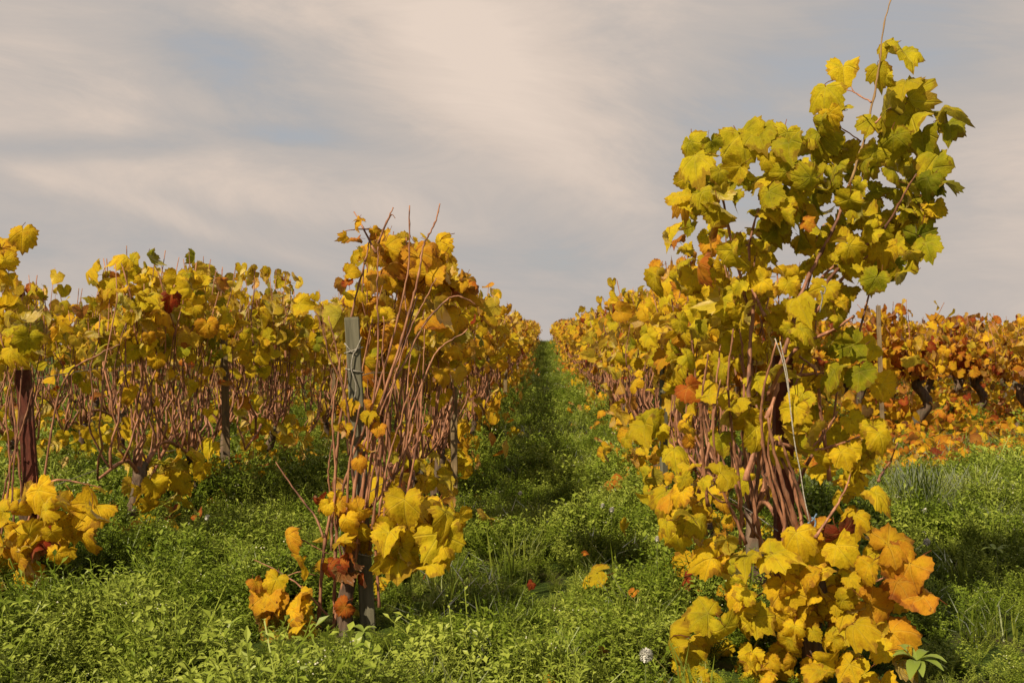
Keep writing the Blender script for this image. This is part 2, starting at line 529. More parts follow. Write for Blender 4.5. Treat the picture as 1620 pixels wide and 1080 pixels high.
def leaf_mass(name, leaves):
    """one mesh out of many small leaves: list of (matrix, t)"""
    V_, F_, E_, T_, L_ = [], [], [], [], []
    off = 0
    for i, (m, t_) in enumerate(leaves):
        v, f, e = MID_RAW[i % len(MID_RAW)]
        V_.append(v @ m[:3, :3].T + m[:3, 3]); F_.append(f + off); E_.append(e); T_.append(np.full(len(v), t_)); L_.append(v * [1, 1, 0])
        off += len(v)
    return mesh_np(name, np.concatenate(V_), np.concatenate(F_), [M_LEAF],
                   {'edge': ('FLOAT', np.concatenate(E_)), 't': ('FLOAT', np.concatenate(T_)), 'lc': ('FLOAT_VECTOR', np.concatenate(L_))})


def leaf_object(m, t_, parent, near=True, i=None):
    pool = NEAR_LEAF if near else MID_LEAF
    o = link('leaf', pool[random.randrange(len(pool)) if i is None else i % len(pool)], parent)
    o.matrix_local = Matrix(m.tolist())
    o.color = (max(0.0, t_ + 0.5), 0, 0, 1)
    return o


# ------------------------------------------------------------------ vine prototypes
def cane_line(base, top, r_, bow=0.1, n=8, wig=0.016):
    base = np.array(base, float); top = np.array(top, float)
    mid = base + (top - base) * .35 + r_.standard_normal(3) * [bow, bow, .03]
    l = smooth_line([base, mid, top], n)
    l[1:-1] += r_.standard_normal((n - 2, 3)) * wig
    return l


def proto_trellis(seed):
    """young trellised vine: short trunk, arched cordon, upright canes, leaves above and round the foot"""
    r_ = np.random.default_rng(seed)
    P_ = {'canes': [], 'leaves': []}
    lean = r_.uniform(-.12, .12)
    head = np.array([r_.uniform(-.04, .04), lean, r_.uniform(.34, .42)])
    tl = smooth_line([(0, 0, -.06), (r_.uniform(-.05, .05), lean * .3, .18), head, head + [0, .05, .05]], 9)
    P_['trunk'] = [tube(tl, np.linspace(.034, .030, 9) * (1 + .25 * r_.standard_normal(9).clip(-1, 1)), 8, .18, seed)]
    cord = smooth_line([head, head + [r_.uniform(-.03, .03), .22, .17], head + [r_.uniform(-.04, .04), .55, .10], head + [0, .85, -.04]], 10)
    cor2 = smooth_line([head, head + [r_.uniform(-.03, .03), -.15, .10], head + [r_.uniform(-.04, .04), -.45, .03]], 10)
    ca, cb = tube(cord, np.linspace(.017, .009, 10), 5, .1, seed), tube(cor2, np.linspace(.015, .008, 10), 5, .1, seed)
    P_['cordon'] = (np.vstack([ca[0], cb[0]]), np.vstack([ca[1], cb[1] + len(ca[0])]))
    lines = []
    for k in range(int(r_.integers(20, 26))):
        b = head if k < 2 else (cord if k % 5 < 3 else cor2)[int(r_.integers(0, 10))]
        top = np.array([b[0] * .5 + r_.normal(0, .12), b[1] + r_.normal(0, .13), r_.uniform(1.30, 1.72)])
        lines.append(cane_line(b, top, r_, .06, 9))
    P_['lines'] = lines
    P_['canes'] = [tube(l, np.linspace(.0075, .0028, 9) * r_.uniform(.8, 1.25) * (1 + .18 * r_.standard_normal(9).clip(-1, 1.5)), 5, .08, seed + i) for i, l in enumerate(lines)]
    L = []
    clump = r_.uniform(-.4, .9, 5)
    for i in range(200):
        l = lines[int(r_.integers(len(lines)))]
        u = r_.random()
        if u < .84:
            k = r_.uniform(.70, 1.0) if r_.random() < .94 else r_.uniform(.35, .70)
            p = np.array([np.interp(k * 8, range(9), l[:, j]) for j in range(3)])
            off = r_.normal(0, 1, 3) * [.13, .12, .055]
            p = p + off
            zt = np.interp(k * 8, range(9), l[:, 2]) + .03
            if p[2] > zt: p[2] = zt - r_.uniform(0, .05)
            if k > .9: p[:2] -= off[:2] * .6
            t_ = .41 + r_.normal(0, .105)
            sz = r_.uniform(.065, .140)
        else:
            p = np.array([r_.normal(0, .17), r_.uniform(-.35, .75), r_.uniform(.08, .50) ])
            off = np.array([p[0], 0, 0.05])
            t_ = .44 + r_.normal(0, .09)
            sz = r_.uniform(.08, .15)
        if r_.random() < .035: t_ += .35
        d_ = np.array([np.sign(off[0] + r_.normal(0, .05)) * .75, -.25, .42])
        L.append((leaf_frame(p, sz, d_, r_), t_))
    r_.shuffle(L)
    P_['leaves'] = L
    return P_


def proto_old(seed):
    """old vine: thick dark gnarled trunk with a knobbly head, orange leaves"""
    r_ = np.random.default_rng(seed)
    P_ = {}
    h = r_.uniform(.62, .74)
    dx, dy = r_.uniform(-.10, .10, 2)
    tl = smooth_line([(0, 0, -.06), (dx, dy * .3, .16), (-dx * .7, dy, h * .55), (dx * .8, dy * .6, h * .85), (dx * .3, dy * .2, h)], 12)
    rad = np.array([.10, .085, .072, .062, .058, .056, .055, .058, .062, .072, .085, .05]) * r_.uniform(.85, 1.05)
    parts = [tube(tl, rad, 10, .22, seed)]
    hd = tl[-2]
    arms = []
    for k in range(3):
        a = r_.uniform(0, 6.28)
        e = hd + [math.cos(a) * .17, math.sin(a) * .26, r_.uniform(.05, .14)]
        parts.append(tube(smooth_line([hd, (hd + e) / 2 + [0, 0, .04], e], 5), np.linspace(.05, .024, 5), 7, .2, seed + k))
        arms.append(e)
    P_['trunk'] = parts
    lines = []
    for k in range(11):
        b = arms[k % 3]
        top = np.array([b[0] + r_.normal(0, .22), b[1] + r_.normal(0, .24), r_.uniform(1.25, 1.62)])
        lines.append(cane_line(b, top, r_, .08, 7))
    P_['lines'] = lines
    P_['cordon'] = None
    P_['canes'] = [tube(l, np.linspace(.008, .0035, 7), 5, .08, seed + i) for i, l in enumerate(lines)]
    L = []
    for i in range(290):
        l = lines[int(r_.integers(len(lines)))]
        if r_.random() < .80:
            k = r_.uniform(.18, 1.0)
            p = np.array([np.interp(k * 6, range(7), l[:, j]) for j in range(3)])
            off = r_.normal(0, 1, 3) * [.20, .18, .09]
            p = p + off
            zt = np.interp(k * 6, range(7), l[:, 2]) + .03
            if p[2] > zt: p[2] = zt - r_.uniform(0, .05)
            if k > .85: p[:2] -= off[:2] * .6
        else:
            p = np.array([r_.normal(0, .34), r_.uniform(-.6, .6), r_.uniform(.06, .45)])
            off = p
        t_ = .535 + r_.normal(0, .11)
        if r_.random() < .12: t_ += .28
        d_ = np.array([np.sign(off[0]) * .55, -.45, .42])
        L.append((leaf_frame(p, r_.uniform(.085, .155), d_, r_), t_))
    r_.shuffle(L)
    P_['leaves'] = L
    return P_


def bake(P_):
    P_['m_trunk'] = quads_to_mesh('trunk', P_['trunk'], [M_TRUNK])
    if P_['cordon'] is not None:
        P_['m_cordon'] = quads_to_mesh('cordon', [P_['cordon']], [M_CANE])
    P_['m_canes'] = [quads_to_mesh('cane', [c], [M_CANE]) for c in P_['canes']]
    P_['m_allcanes'] = quads_to_mesh('canes', P_['canes'] + ([P_['cordon']] if P_['cordon'] is not None else []), [M_CANE])
    NI = 60
    P_['m_rest'] = leaf_mass('foliage', P_['leaves'][NI:])
    P_['m_all'] = leaf_mass('foliage', P_['leaves'])
    return P_


TREL = [bake(proto_trellis(1000 + 17 * k)) for k in range(9)]
OLD = [bake(proto_old(3000 + 13 * k)) for k in range(6)]


def place_vine(P_, x, y, rz, scale, tier, shift, label, group):
    t_ = empty('grape_vine', (x, y, gz(x, y)), label, 'vine', group, rz, scale)
    link('trunk', P_['m_trunk'], t_)
    if tier == 'far':
        tag(link('canes', P_['m_allcanes'], t_), kind='stuff')
        f = tag(link('foliage', P_['m_all'], t_), kind='stuff')
        f.color = (.5 + shift, 0, 0, 1)
        return t_
    if P_['cordon'] is not None:
        link('cordon', P_['m_cordon'], t_)
    for m in P_['m_canes']:
        link('cane', m, t_)
    if tier == 'near':
        for m, tt in P_['leaves']:
            leaf_object(m, tt + shift + random.gauss(0, .03), t_, True)
    else:
        for m, tt in P_['leaves'][:60]:
            leaf_object(m, tt + shift + random.gauss(0, .03), t_, True)
        f = tag(link('foliage', P_['m_rest'], t_), kind='stuff')
        f.color = (.5 + shift, 0, 0, 1)
    return t_


ORD = ['first', 'second', 'third', 'fourth', 'fifth', 'sixth', 'seventh', 'eighth', 'ninth', 'tenth', 'eleventh', 'twelfth', 'thirteenth', 'fourteenth', 'fifteenth', 'sixteenth', 'seventeenth', 'eighteenth', 'nineteenth', 'twentieth']
XL1, XL2, XL3, XL4, XR1 = -0.76, -2.34, -3.94, -5.54, 0.88


def row(x, y0, y1, step, near_to, mid_to, protos, shift, lab, farlab, group, first=1, sc_=(0.93, 1.03), jx=.05):
    """vines of one row from its near end towards the crest"""
    y, k = y0, first
    while y < y1:
        tier = 'near' if y < near_to else 'mid' if y < mid_to else 'far'
        r_ = random.random
        lb = lab.format(ORD[k]) if (lab and k < len(ORD) and (tier != 'far' or k < 20)) else farlab
        s = random.uniform(*sc_)
        sh = shift(y) if callable(shift) else shift
        place_vine(random.choice(protos), x + random.gauss(0, jx), y, random.choice((0, math.pi)) + random.gauss(0, .05), s, tier,
                   sh + random.gauss(0, .03), lb, group)
        y += step * random.uniform(.93, 1.07)
        k += 1


row(XL1, 5.5, 90, 1.05, 7.4, 16.5, TREL, lambda y: .05 + .10 * min(1, y / 30), '{} yellow vine from the near end of the row on the left of the lane',
    'tiny golden vine near the crest in the row on the left of the lane', 'vines of the row left of the lane')
row(XR1, 4.75, 90, 1.05, 7.4, 16.5, TREL, lambda y: .04 + .10 * min(1, y / 25), '{} yellow vine from the near end of the row on the right of the lane',
    'tiny golden vine near the crest in the row on the right of the lane', 'vines of the row right of the lane')
row(XL2, 6.05, 46, 1.05, 8.0, 15.5, TREL, -.01, '{} greenish yellow vine from the near end of the second row left of the lane',
    'far yellow vine in the second row left of the lane, near its hidden end', 'vines of the second row left of the lane')
row(XL3, 7.9, 30, 1.1, 0, 11.5, TREL, .0, '{} yellow vine in view along the third row left of the lane',
    'yellow vine far along the third row left of the lane, behind the cane screen', 'vines of the third row left of the lane')
row(XL4, 11.2, 26, 1.1, 0, 0, TREL, .0, '', 'yellow vine of the fourth row left of the lane, glimpsed between nearer canes', 'vines of the fourth row left of the lane')

# block of old vines beyond the grass on the right
blk = {'n': 0}
for rx, ys in ((2.9, 13.2), (4.36, 12.7), (5.95, 13.6), (7.5, 15.2), (9.1, 18.3), (10.7, 21.5)):
    kk = 0
    y = ys
    while y < ys + 13:
        near = kk < 2 and rx < 8
        rowname = {2.9: 'half hidden behind the tall bushy vine', 4.36: 'with thick dark trunk right of the leaning stake', 5.95: 'in the row nearest the right edge',
                   7.5: 'in the back row at the right edge'}.get(rx, '')
        lab = ('{} orange vine '.format(['front', 'second'][kk]) + rowname) if near else 'orange vine deep in the right block, behind the ' + {2.9: 'leaning stake', 4.36: 'thick dark trunk', 5.95: 'front vine at the edge', 7.5: 'back row'}.get(rx, 'last visible row')
        place_vine(OLD[(blk['n'] * 5 + 1) % 6], rx + random.gauss(0, .06), y, random.choice((0, math.pi)) + random.gauss(0, .3), random.uniform(.94, 1.03),
                   'mid' if near else 'far', random.gauss(.03 + .05 * (rx > 5), .05), lab, 'old orange vines of the block on the right')
        y += 1.25 * random.uniform(.9, 1.1)
        kk += 1
        blk['n'] += 1

# ------------------------------------------------------------------ hero vines at the near ends of the rows
def in_poly(x, y, poly):
    c = False
    j = len(poly) - 1
    for i in range(len(poly)):
        xi, yi = poly[i]; xj, yj = poly[j]
        if (yi > y) != (yj > y) and x < (xj - xi) * (y - yi) / (yj - yi) + xi:
            c = not c
        j = i
    return c


def hero_leaf(root, px, py, d, size, t_, face=(-.35, -.62, .42), droop=.8, r_=rng, jit=.55):
    p = np.array(P(px, py, d)) - np.array(root.location)
    return leaf_object(leaf_frame(p, size, face, r_, droop, jit), t_, root, True)


def poly_leaves(root, poly, n, d, dd, size, tfun, face=(-.35, -.62, .42)):
    xs = [p[0] for p in poly]; ys = [p[1] for p in poly]
    k = 0
    while k < n:
        px, py = rng.uniform(min(xs), max(xs)), rng.uniform(min(ys), max(ys))
        if not in_poly(px, py, poly):
            continue
        dep = d + rng.uniform(-dd, dd)
        hero_leaf(root, px, py, dep, rng.uniform(*size), tfun(px, py) + rng.normal(0, .06), face)
        k += 1


def ell_leaves(root, cx, cy, rx, ry, n, d, dd, size, t0, t1, face=(-.35, -.62, .42)):
    for k in range(n):
        a, r_ = rng.uniform(0, 6.28), math.sqrt(rng.random())
        hero_leaf(root, cx + math.cos(a) * rx * r_, cy + math.sin(a) * ry * r_, d + rng.uniform(-dd, dd), rng.uniform(*size), rng.uniform(t0, t1), face)


def hero_canes(root, name, lines, d, rad, mat=None, sides=6, dd=.06, k_=.68):
    for i, l in enumerate(lines):
        r0 = rad * k_
        if isinstance(l[0], (int, float)):
            r0, l = l[0] * k_, l[1:]
        d0, d1 = d + rng.uniform(-dd, dd), d + rng.uniform(-dd, dd)
        if l[-1][1] > l[0][1] + 40:                      # canes taper towards their upper end
            l = l[::-1]
        pts = [np.array(P(px, py, d0 + (d1 - d0) * k / (len(l) - 1))) - np.array(root.location) for k, (px, py) in enumerate(l)]
        ln_ = sum(np.linalg.norm(pts[q + 1] - pts[q]) for q in range(len(pts) - 1))
        n = int(np.clip(ln_ / .022, 9, 60))
        s = smooth_line(pts, n)
        s[1:-1] += rng.standard_normal((n - 2, 3)) * .0011
        s[1:-1] += .0022 * np.sin(np.arange(1, n - 1) * .39 + i)[:, None] * rng.standard_normal(3)
        rr = np.linspace(r0, r0 * .4, n)
        rr[::4] *= 1.38                                  # nodes of the cane
        link(name, quads_to_mesh(name, [tube(s, rr, sides, .06, i)], [mat or M_CANE]), root)


# --- left hero: cane fan on the grey post
DL = 4.25
b = P(545, 1005, DL)
hl = empty('grape_vine', (b.x, b.y, gz(b.x, b.y)), 'sparse end vine with bare reddish canes fanning up beside the grey post', 'vine', 'vines of the row left of the lane')
hero_canes(hl, 'cane', [
    (.010, (500, 1020), (510, 900), (524, 800), (535, 700), (546, 610), (553, 520), (575, 420), (585, 380)),
    (.009, (528, 1010), (532, 850), (546, 760), (590, 640), (628, 510), (646, 420), (648, 325)),
    (.009, (548, 1000), (562, 760), (602, 640), (640, 520), (660, 450), (668, 395), (685, 360), (696, 322)),
    (.008, (556, 950), (575, 760), (588, 650), (598, 560), (597, 480), (598, 390)),
    (.008, (566, 860), (602, 660), (646, 560), (690, 490), (722, 468), (752, 482)),
    (.008, (498, 492), (520, 555), (540, 610), (556, 690), (560, 800)),
    (.007, (520, 500), (534, 560), (545, 640), (552, 720)),
    (.008, (610, 900), (606, 700), (607, 600), (606, 500)),
    (.008, (618, 860), (640, 720), (655, 640), (690, 560), (740, 520)),
    (.007, (560, 900), (580, 720), (620, 610), (650, 520), (690, 440)),
    (.007, (525, 870), (529, 760), (528, 640), (540, 560)),
    (.009, (585, 870), (600, 740), (612, 620), (640, 540), (660, 470)),
    (.007, (640, 800), (660, 700), (668, 620), (672, 520)),
    (.008, (575, 820), (612, 770), (640, 700), (648, 620), (665, 560)),
    (.004, (470, 852), (500, 866), (525, 876)),
    (.003, (438, 920), (470, 905), (500, 910)),
    (.007, (595, 400), (575, 360), (560, 335)),
    (.007, (598, 385), (612, 350), (622, 328)),
    (.0045, (612, 350), (620, 340), (625, 345)),
    (.006, (402, 885), (440, 905), (480, 930), (520, 975)),
    (.007, (436, 730), (462, 770), (500, 820), (512, 850)),
    (.006, (435, 935), (470, 985), (492, 1030)),
    (.010, (535, 1010), (560, 900), (580, 800), (600, 700), (625, 600)),
    (.010, (520, 1015), (540, 940), (548, 850), (552, 740), (570, 640)),
    (.008, (600, 960), (596, 850), (612, 740), (640, 640), (650, 560)),
    (.008, (560, 1000), (540, 880), (520, 760), (528, 680)),
    (.005, (585, 362), (565, 362), (545, 366)),
], DL, .008, dd=.09)
tl = [np.array(P(px, py, DL)) - np.array(hl.location) for px, py in ((548, 1040), (545, 960), (556, 900), (548, 850))]
link('trunk', quads_to_mesh('trunk', [tube(smooth_line(tl, 10), np.linspace(.03, .022, 10), 8, .2, 5)], [M_TRUNK]), hl)
ell_leaves(hl, 625, 415, 50, 45, 17, DL + .25, .12, (.085, .13), .48, .72)
ell_leaves(hl, 688, 415, 24, 42, 11, DL + .25, .12, (.085, .14), .42, .68)
ell_leaves(hl, 690, 480, 45, 40, 9, DL + .3, .15, (.09, .14), .35, .75)
ell_leaves(hl, 565, 365, 28, 25, 6, DL, .05, (.045, .07), .54, .76)
ell_leaves(hl, 553, 440, 14, 20, 4, DL, .05, (.05, .075), .5, .85)
ell_leaves(hl, 735, 455, 26, 25, 7, DL + .3, .1, (.07, .11), .55, .82)
ell_leaves(hl, 570, 680, 30, 60, 12, DL - .04, .08, (.05, .085), .42, .75)
ell_leaves(hl, 520, 770, 22, 40, 5, DL - .04, .08, (.05, .08), .45, .85)
ell_leaves(hl, 560, 830, 40, 40, 10, DL - .05, .1, (.06, .11), .4, .7)
ell_leaves(hl, 690, 810, 40, 40, 9, DL + .1, .12, (.09, .14), .36, .55)
ell_leaves(hl, 650, 855, 60, 45, 7, DL - .02, .12, (.10, .16), .32, .46)
for px, py, s, t_ in ((632, 890, .22, .36), (695, 870, .19, .34), (605, 880, .13, .46), (705, 835, .15, .38), (640, 815, .14, .44)):
    hero_leaf(hl, px, py - 25, DL - .08, s, t_, (-.1, -.9, .3), 1.2)
ell_leaves(hl, 455, 970, 38, 50, 13, DL - .05, .1, (.09, .14), .46, .62)
for px, py, s, t_ in ((458, 860, .10, .62), (480, 905, .11, .48), (438, 930, .10, .45), (405, 935, .07, .66), (432, 990, .16, .56), (470, 965, .14, .58), (405, 1045, .07, .58)):
    hero_leaf(hl, px, py - 15, DL - .1, s, t_, (-.4, -.7, .3), 1.0)
ell_leaves(hl, 545, 905, 38, 32, 6, DL - .04, .06, (.07, .10), .78, .93)
ell_leaves(hl, 560, 960, 25, 30, 3, DL - .02, .06, (.06, .09), .75, .95)

# --- right hero: tall bushy vine
DR = 3.8
b = P(1285, 1060, DR)
hr = empty('grape_vine', (b.x, b.y, gz(b.x, b.y)), 'tall bushy end vine with one long bare shoot rising against the sky', 'vine', 'vines of the row right of the lane')
TOP = [(1078, 285), (1095, 225), (1150, 222), (1200, 208), (1262, 214), (1310, 205), (1350, 215), (1410, 232), (1475, 262), (1490, 300), (1478, 345), (1465, 385), (1435, 430),
       (1395, 450), (1350, 470), (1330, 510), (1300, 550), (1255, 570), (1200, 560), (1130, 540), (1080, 520), (1045, 480), (1030, 425), (1052, 365), (1068, 320)]


def t_top(px, py):
    return .245 + .135 * smoothstep(py, 240, 480) - .10 * smoothstep(px, 1380, 1480) + .12 * (1 - smoothstep(px, 1030, 1120)) + (rng.random() < .05) * .35


poly_leaves(hr, TOP, 250, DR + .12, .30, (.055, .112), t_top)
poly_leaves(hr, [(985, 700), (1010, 640), (1060, 660), (1075, 740), (1040, 800), (1000, 770)], 16, DR + 1.6, .4, (.08, .14), lambda x, y: .34)
poly_leaves(hr, [(1290, 730), (1330, 650), (1390, 660), (1395, 750), (1330, 800)], 16, DR + .1, .2, (.07, .12), lambda x, y: .40)
ell_leaves(hr, 1285, 960, 60, 70, 22, DR - .12, .08, (.06, .11), .36, .58)
ell_leaves(hr, 1240, 1050, 90, 30, 14, DR - .1, .1, (.06, .11), .36, .6)
poly_leaves(hr, [(1230, 250), (1300, 225), (1440, 250), (1470, 320), (1420, 410), (1280, 420), (1180, 380)], 42, DR + .2, .2, (.06, .11), lambda x, y: .25 + .08 * smoothstep(y, 260, 420))
SPARSE = [(1120, 540), (1260, 560), (1340, 520), (1340, 620), (1320, 700), (1240, 720), (1150, 720), (1110, 620)]
poly_leaves(hr, SPARSE, 22, DR + .05, .2, (.07, .13), lambda x, y: .38)
LOW = [(1040, 770), (1085, 720), (1130, 770), (1150, 850), (1240, 880), (1310, 850), (1330, 740), (1395, 745), (1400, 850), (1380, 900), (1440, 960), (1470, 1010), (1400, 1085), (1290, 1110), (1150, 1105), (1030, 1085), (1040, 1040),
       (1090, 1010), (1160, 960), (1150, 890), (1060, 850)]
poly_leaves(hr, LOW, 105, DR, .34, (.055, .12), lambda x, y: .37 + .13 * smoothstep(x, 1220, 1430), (-.35, -.6, .5))
link_b = None
# the shoot with its own leaves
hero_canes(hr, 'shoot', [(.0075, (1344, 292), (1362, 238), (1377, 182), (1386, 132), (1391, 100), (1397, 45), (1410, -2))], DR, .005, M_TWIG, dd=.01)
hero_canes(hr, 'cane', [
    (.009, (1240, 560), (1262, 480), (1292, 415), (1322, 350), (1345, 292), (1362, 238), (1377, 182)),
    (.0035, (1378, 162), (1360, 153), (1342, 142), (1312, 143)),
    (.003, (1352, 147), (1344, 130), (1336, 108)),
    (.004, (1385, 195), (1400, 180), (1410, 170)),
    (.0035, (1362, 225), (1345, 212), (1330, 200), (1326, 175)),
    (.003, (1450, 275), (1478, 230), (1498, 182)),
    (.003, (1440, 300), (1462, 340), (1455, 375)),
    (.009, (1300, 460), (1340, 410), (1390, 370), (1425, 320), (1450, 275)),
    (.012, (1215, 640), (1240, 560), (1270, 500), (1300, 440), (1350, 390)),
    (.010, (1270, 520), (1310, 470), (1350, 420), (1395, 390)),
    (.010, (1183, 640), (1186, 560), (1192, 480), (1185, 400), (1200, 330)),
    (.008, (1186, 500), (1170, 430), (1150, 350), (1135, 270), (1110, 240)),
    (.008, (1210, 500), (1190, 460), (1165, 440)),
    (.012, (1232, 590), (1228, 620), (1205, 680), (1180, 760)),
    (.013, (1215, 660), (1232, 740), (1250, 800), (1268, 850)),
    (.012, (1196, 640), (1215, 720), (1240, 800), (1262, 850)),
    (.010, (1232, 690), (1258, 760), (1285, 830)),
    (.011, (1188, 560), (1192, 640), (1200, 720), (1195, 790), (1190, 850)),
    (.008, (1160, 520), (1152, 600), (1160, 700), (1172, 790), (1170, 860)),
    (.008, (1155, 700), (1165, 770), (1175, 830)),
    (.008, (1140, 545), (1132, 620), (1122, 700), (1105, 780)),
    (.008, (1120, 560), (1110, 640), (1112, 720), (1120, 800)),
    (.010, (1215, 625), (1240, 580), (1268, 545), (1320, 520), (1350, 500)),
    (.008, (1248, 605), (1252, 594), (1300, 590), (1330, 588)),
    (.009, (1262, 560), (1290, 590), (1298, 640), (1312, 760)),
    (.007, (1270, 720), (1300, 690), (1325, 650)),
    (.010, (1228, 700), (1255, 705), (1280, 715), (1320, 705), (1360, 690)),
    (.008, (1320, 945), (1350, 935), (1385, 920), (1420, 905)),
    (.007, (1090, 1060), (1130, 1075), (1200, 1082)),
    (.009, (1205, 870), (1190, 780), (1175, 690), (1178, 600), (1170, 520)),
    (.009, (1255, 870), (1225, 780), (1205, 690), (1210, 610), (1228, 540)),
    (.010, (1275, 880), (1262, 790), (1225, 700), (1190, 640), (1170, 560)),
    (.007, (1235, 880), (1240, 800), (1215, 720), (1222, 640)),
    (.007, (1180, 860), (1140, 760), (1128, 680), (1140, 600)),
    (.006, (1200, 850), (1165, 800), (1135, 790), (1105, 760)),
    (.006, (1290, 850), (1330, 790), (1345, 750)),
    (.008, (1300, 1060), (1310, 980), (1285, 900), (1265, 860)),
    (.006, (1275, 900), (1200, 940), (1150, 985), (1110, 1000)),
    (.006, (1395, 750), (1410, 730), (1420, 700)),
    (.006, (1390, 760), (1395, 748), (1398, 740)),
], DR, .009, dd=.17, k_=.80)
tl = [np.array(P(px, py, DR)) - np.array(hr.location) for px, py in ((1295, 1110), (1282, 1000), (1290, 930), (1272, 870), (1258, 850), (1245, 845))]
link('trunk', quads_to_mesh('trunk', [tube(smooth_line(tl, 14), np.array([.045, .04, .036, .036, .034, .036, .034, .038, .036, .034, .036, .03, .028, .016]), 9, .22, 6)], [M_TRUNK]), hr)
cnt = [(1334, 117, 45, .34), (1306, 152, 58, .26), (1330, 180, 40, .20), (1312, 190, 42, .42), (1408, 82, 40, .28), (1430, 98, 62, .24), (1388, 116, 40, .30), (1402, 130, 34, .26), (1434, 144, 58, .30),
       (1438, 172, 66, .22), (1406, 188, 60, .25), (1440, 200, 66, .24), (1378, 200, 45, .24), (1498, 188, 48, .26), (1502, 210, 58, .14), (1414, 227, 50, .20), (1458, 225, 52, .18), (1485, 259, 60, .24),
       (1474, 282, 60, .18), (1480, 306, 66, .13), (1480, 334, 40, .40), (1452, 388, 62, .08), (1415, 430, 55, .12), (1092, 236, 48, .24), (1100, 262, 62, .26), (1172, 228, 64, .26), (1200, 222, 52, .22),
       (1245, 222, 50, .24), (1295, 225, 62, .20), (1300, 205, 45, .22), (1155, 660, 66, .34), (1195, 690, 50, .34), (1195, 608, 40, .26), (1220, 600, 42, .28), (1350, 560, 60, .16), (1360, 600, 50, .15),
       (1320, 600, 55, .18), (1405, 885, 95, .64), (1440, 915, 95, .68), (1462, 965, 85, .70), (1420, 940, 80, .74), (1375, 975, 80, .66), (1350, 1000, 80, .60), (1410, 1020, 85, .66),
       (1060, 1035, 95, .36), (1085, 1055, 80, .34), (1120, 990, 80, .30), (1170, 985, 70, .32), (1135, 880, 70, .48), (1105, 845, 75, .46), (1125, 900, 70, .44), (1060, 800, 60, .66), (1080, 790, 60, .50),
       (1140, 765, 70, .36), (1240, 950, 85, .46), (1290, 920, 110, .36), (1220, 900, 95, .34), (1180, 900, 85, .30), (1260, 860, 75, .40), (1300, 850, 70, .60), (1330, 860, 70, .95), (1270, 980, 80, .56)]
for px, py, s, t_ in cnt:
    dd_ = -.12 if py > 750 else 0
    hero_leaf(hr, px, py - s * .25, DR + dd_ + rng.uniform(-.05, .05), s / F * DR * (1.05 if py < 700 else .78), t_ + .03 - (.06 if py > 700 and t_ > .6 else 0), jit=.38)

# --- near left end vine of the second row: extra leaves round its foot, and leaves reaching up at the left edge
b = P(40, 935, 4.98)
he = empty('grape_vine', (b.x, b.y, gz(b.x, b.y)), 'end vine with big golden leaves at the lower left edge, before the red post', 'vine', 'vines of the second row left of the lane')
hero_canes(he, 'cane', [(.010, (40, 960), (36, 800), (20, 640), (8, 560), (-20, 450)), (.008, (45, 950), (20, 800), (30, 650), (42, 500)), (.008, (35, 960), (0, 820), (40, 660), (64, 560)),
                        (.006, (-30, 420), (0, 400), (22, 372)), (.008, (50, 900), (95, 620), (160, 560), (190, 545)), (.008, (20, 900), (70, 770), (130, 765), (160, 770)),
                        (.008, (-10, 900), (15, 760), (10, 640), (30, 560))], 4.98, .008)
tl = [np.array(P(px, py, 4.98)) - np.array(he.location) for px, py in ((40, 985), (36, 900), (42, 830), (30, 790))]
link('trunk', quads_to_mesh('trunk', [tube(smooth_line(tl, 9), np.linspace(.036, .028, 9), 8, .2, 7)], [M_TRUNK]), he)
ell_leaves(he, 65, 825, 95, 55, 36, 4.8, .25, (.08, .145), .40, .54, (-.3, -.6, .3))
ell_leaves(he, 10, 915, 42, 75, 22, 4.8, .2, (.08, .14), .44, .64, (-.3, -.6, .3))
ell_leaves(he, 0, 420, 25, 40, 6, 4.9, .1, (.09, .13), .4, .6)
ell_leaves(he, 0, 520, 50, 50, 22, 5.0, .25, (.10, .15), .25, .5)
ell_leaves(he, 75, 855, 25, 12, 4, 4.7, .1, (.09, .12), .84, .92)
for px, py, s, t_ in ((36, 385, .12, .52), (8, 430, .10, .46), (152, 820, .17, .50), (110, 815, .16, .42), (60, 795, .18, .50), (130, 850, .13, .5)):
    hero_leaf(he, px, py - 20, 4.75, s, t_)

# ------------------------------------------------------------------ posts
def box_verts(w_, d_, z0, z1, chamfer=.004):
    c = chamfer
    ring = [(-w_ + c, -d_), (w_ - c, -d_), (w_, -d_ + c), (w_, d_ - c), (w_ - c, d_), (-w_ + c, d_), (-w_, d_ - c), (-w_, -d_ + c)]
    v, q = [], []
    zs = list(np.linspace(z0, z1 - .01, 7)) + [z1]
    for i, z in enumerate(zs):
        k = 1 if i < len(zs) - 1 else .93
        v += [(x * k + .0015 * math.sin(z * 9 + x * 40), y_ * k + .0015 * math.sin(z * 7 + 2), z) for x, y_ in ring]
    for i in range(len(zs) - 1):
        for j in range(8):
            q.append((i * 8 + j, i * 8 + (j + 1) % 8, (i + 1) * 8 + (j + 1) % 8, (i + 1) * 8 + j))
    b0 = (len(zs) - 1) * 8
    q += [(b0, b0 + 1, b0 + 2, b0 + 3), (b0, b0 + 3, b0 + 4, b0 + 7), (b0 + 4, b0 + 5, b0 + 6, b0 + 7)]
    return np.array(v), q


def post(name, x, y, h, w_, d_, mat, label, group, lean=(0, 0), rz=0.0):
    m = quads_to_mesh(name, [box_verts(w_ / 2, d_ / 2, -.1, h)], [mat], smooth=False)
    o = link(name, m)
    o.location = (x, y, gz(x, y))
    o.rotation_euler = (lean[0], lean[1], rz)
    return tag(o, label, 'post', group)


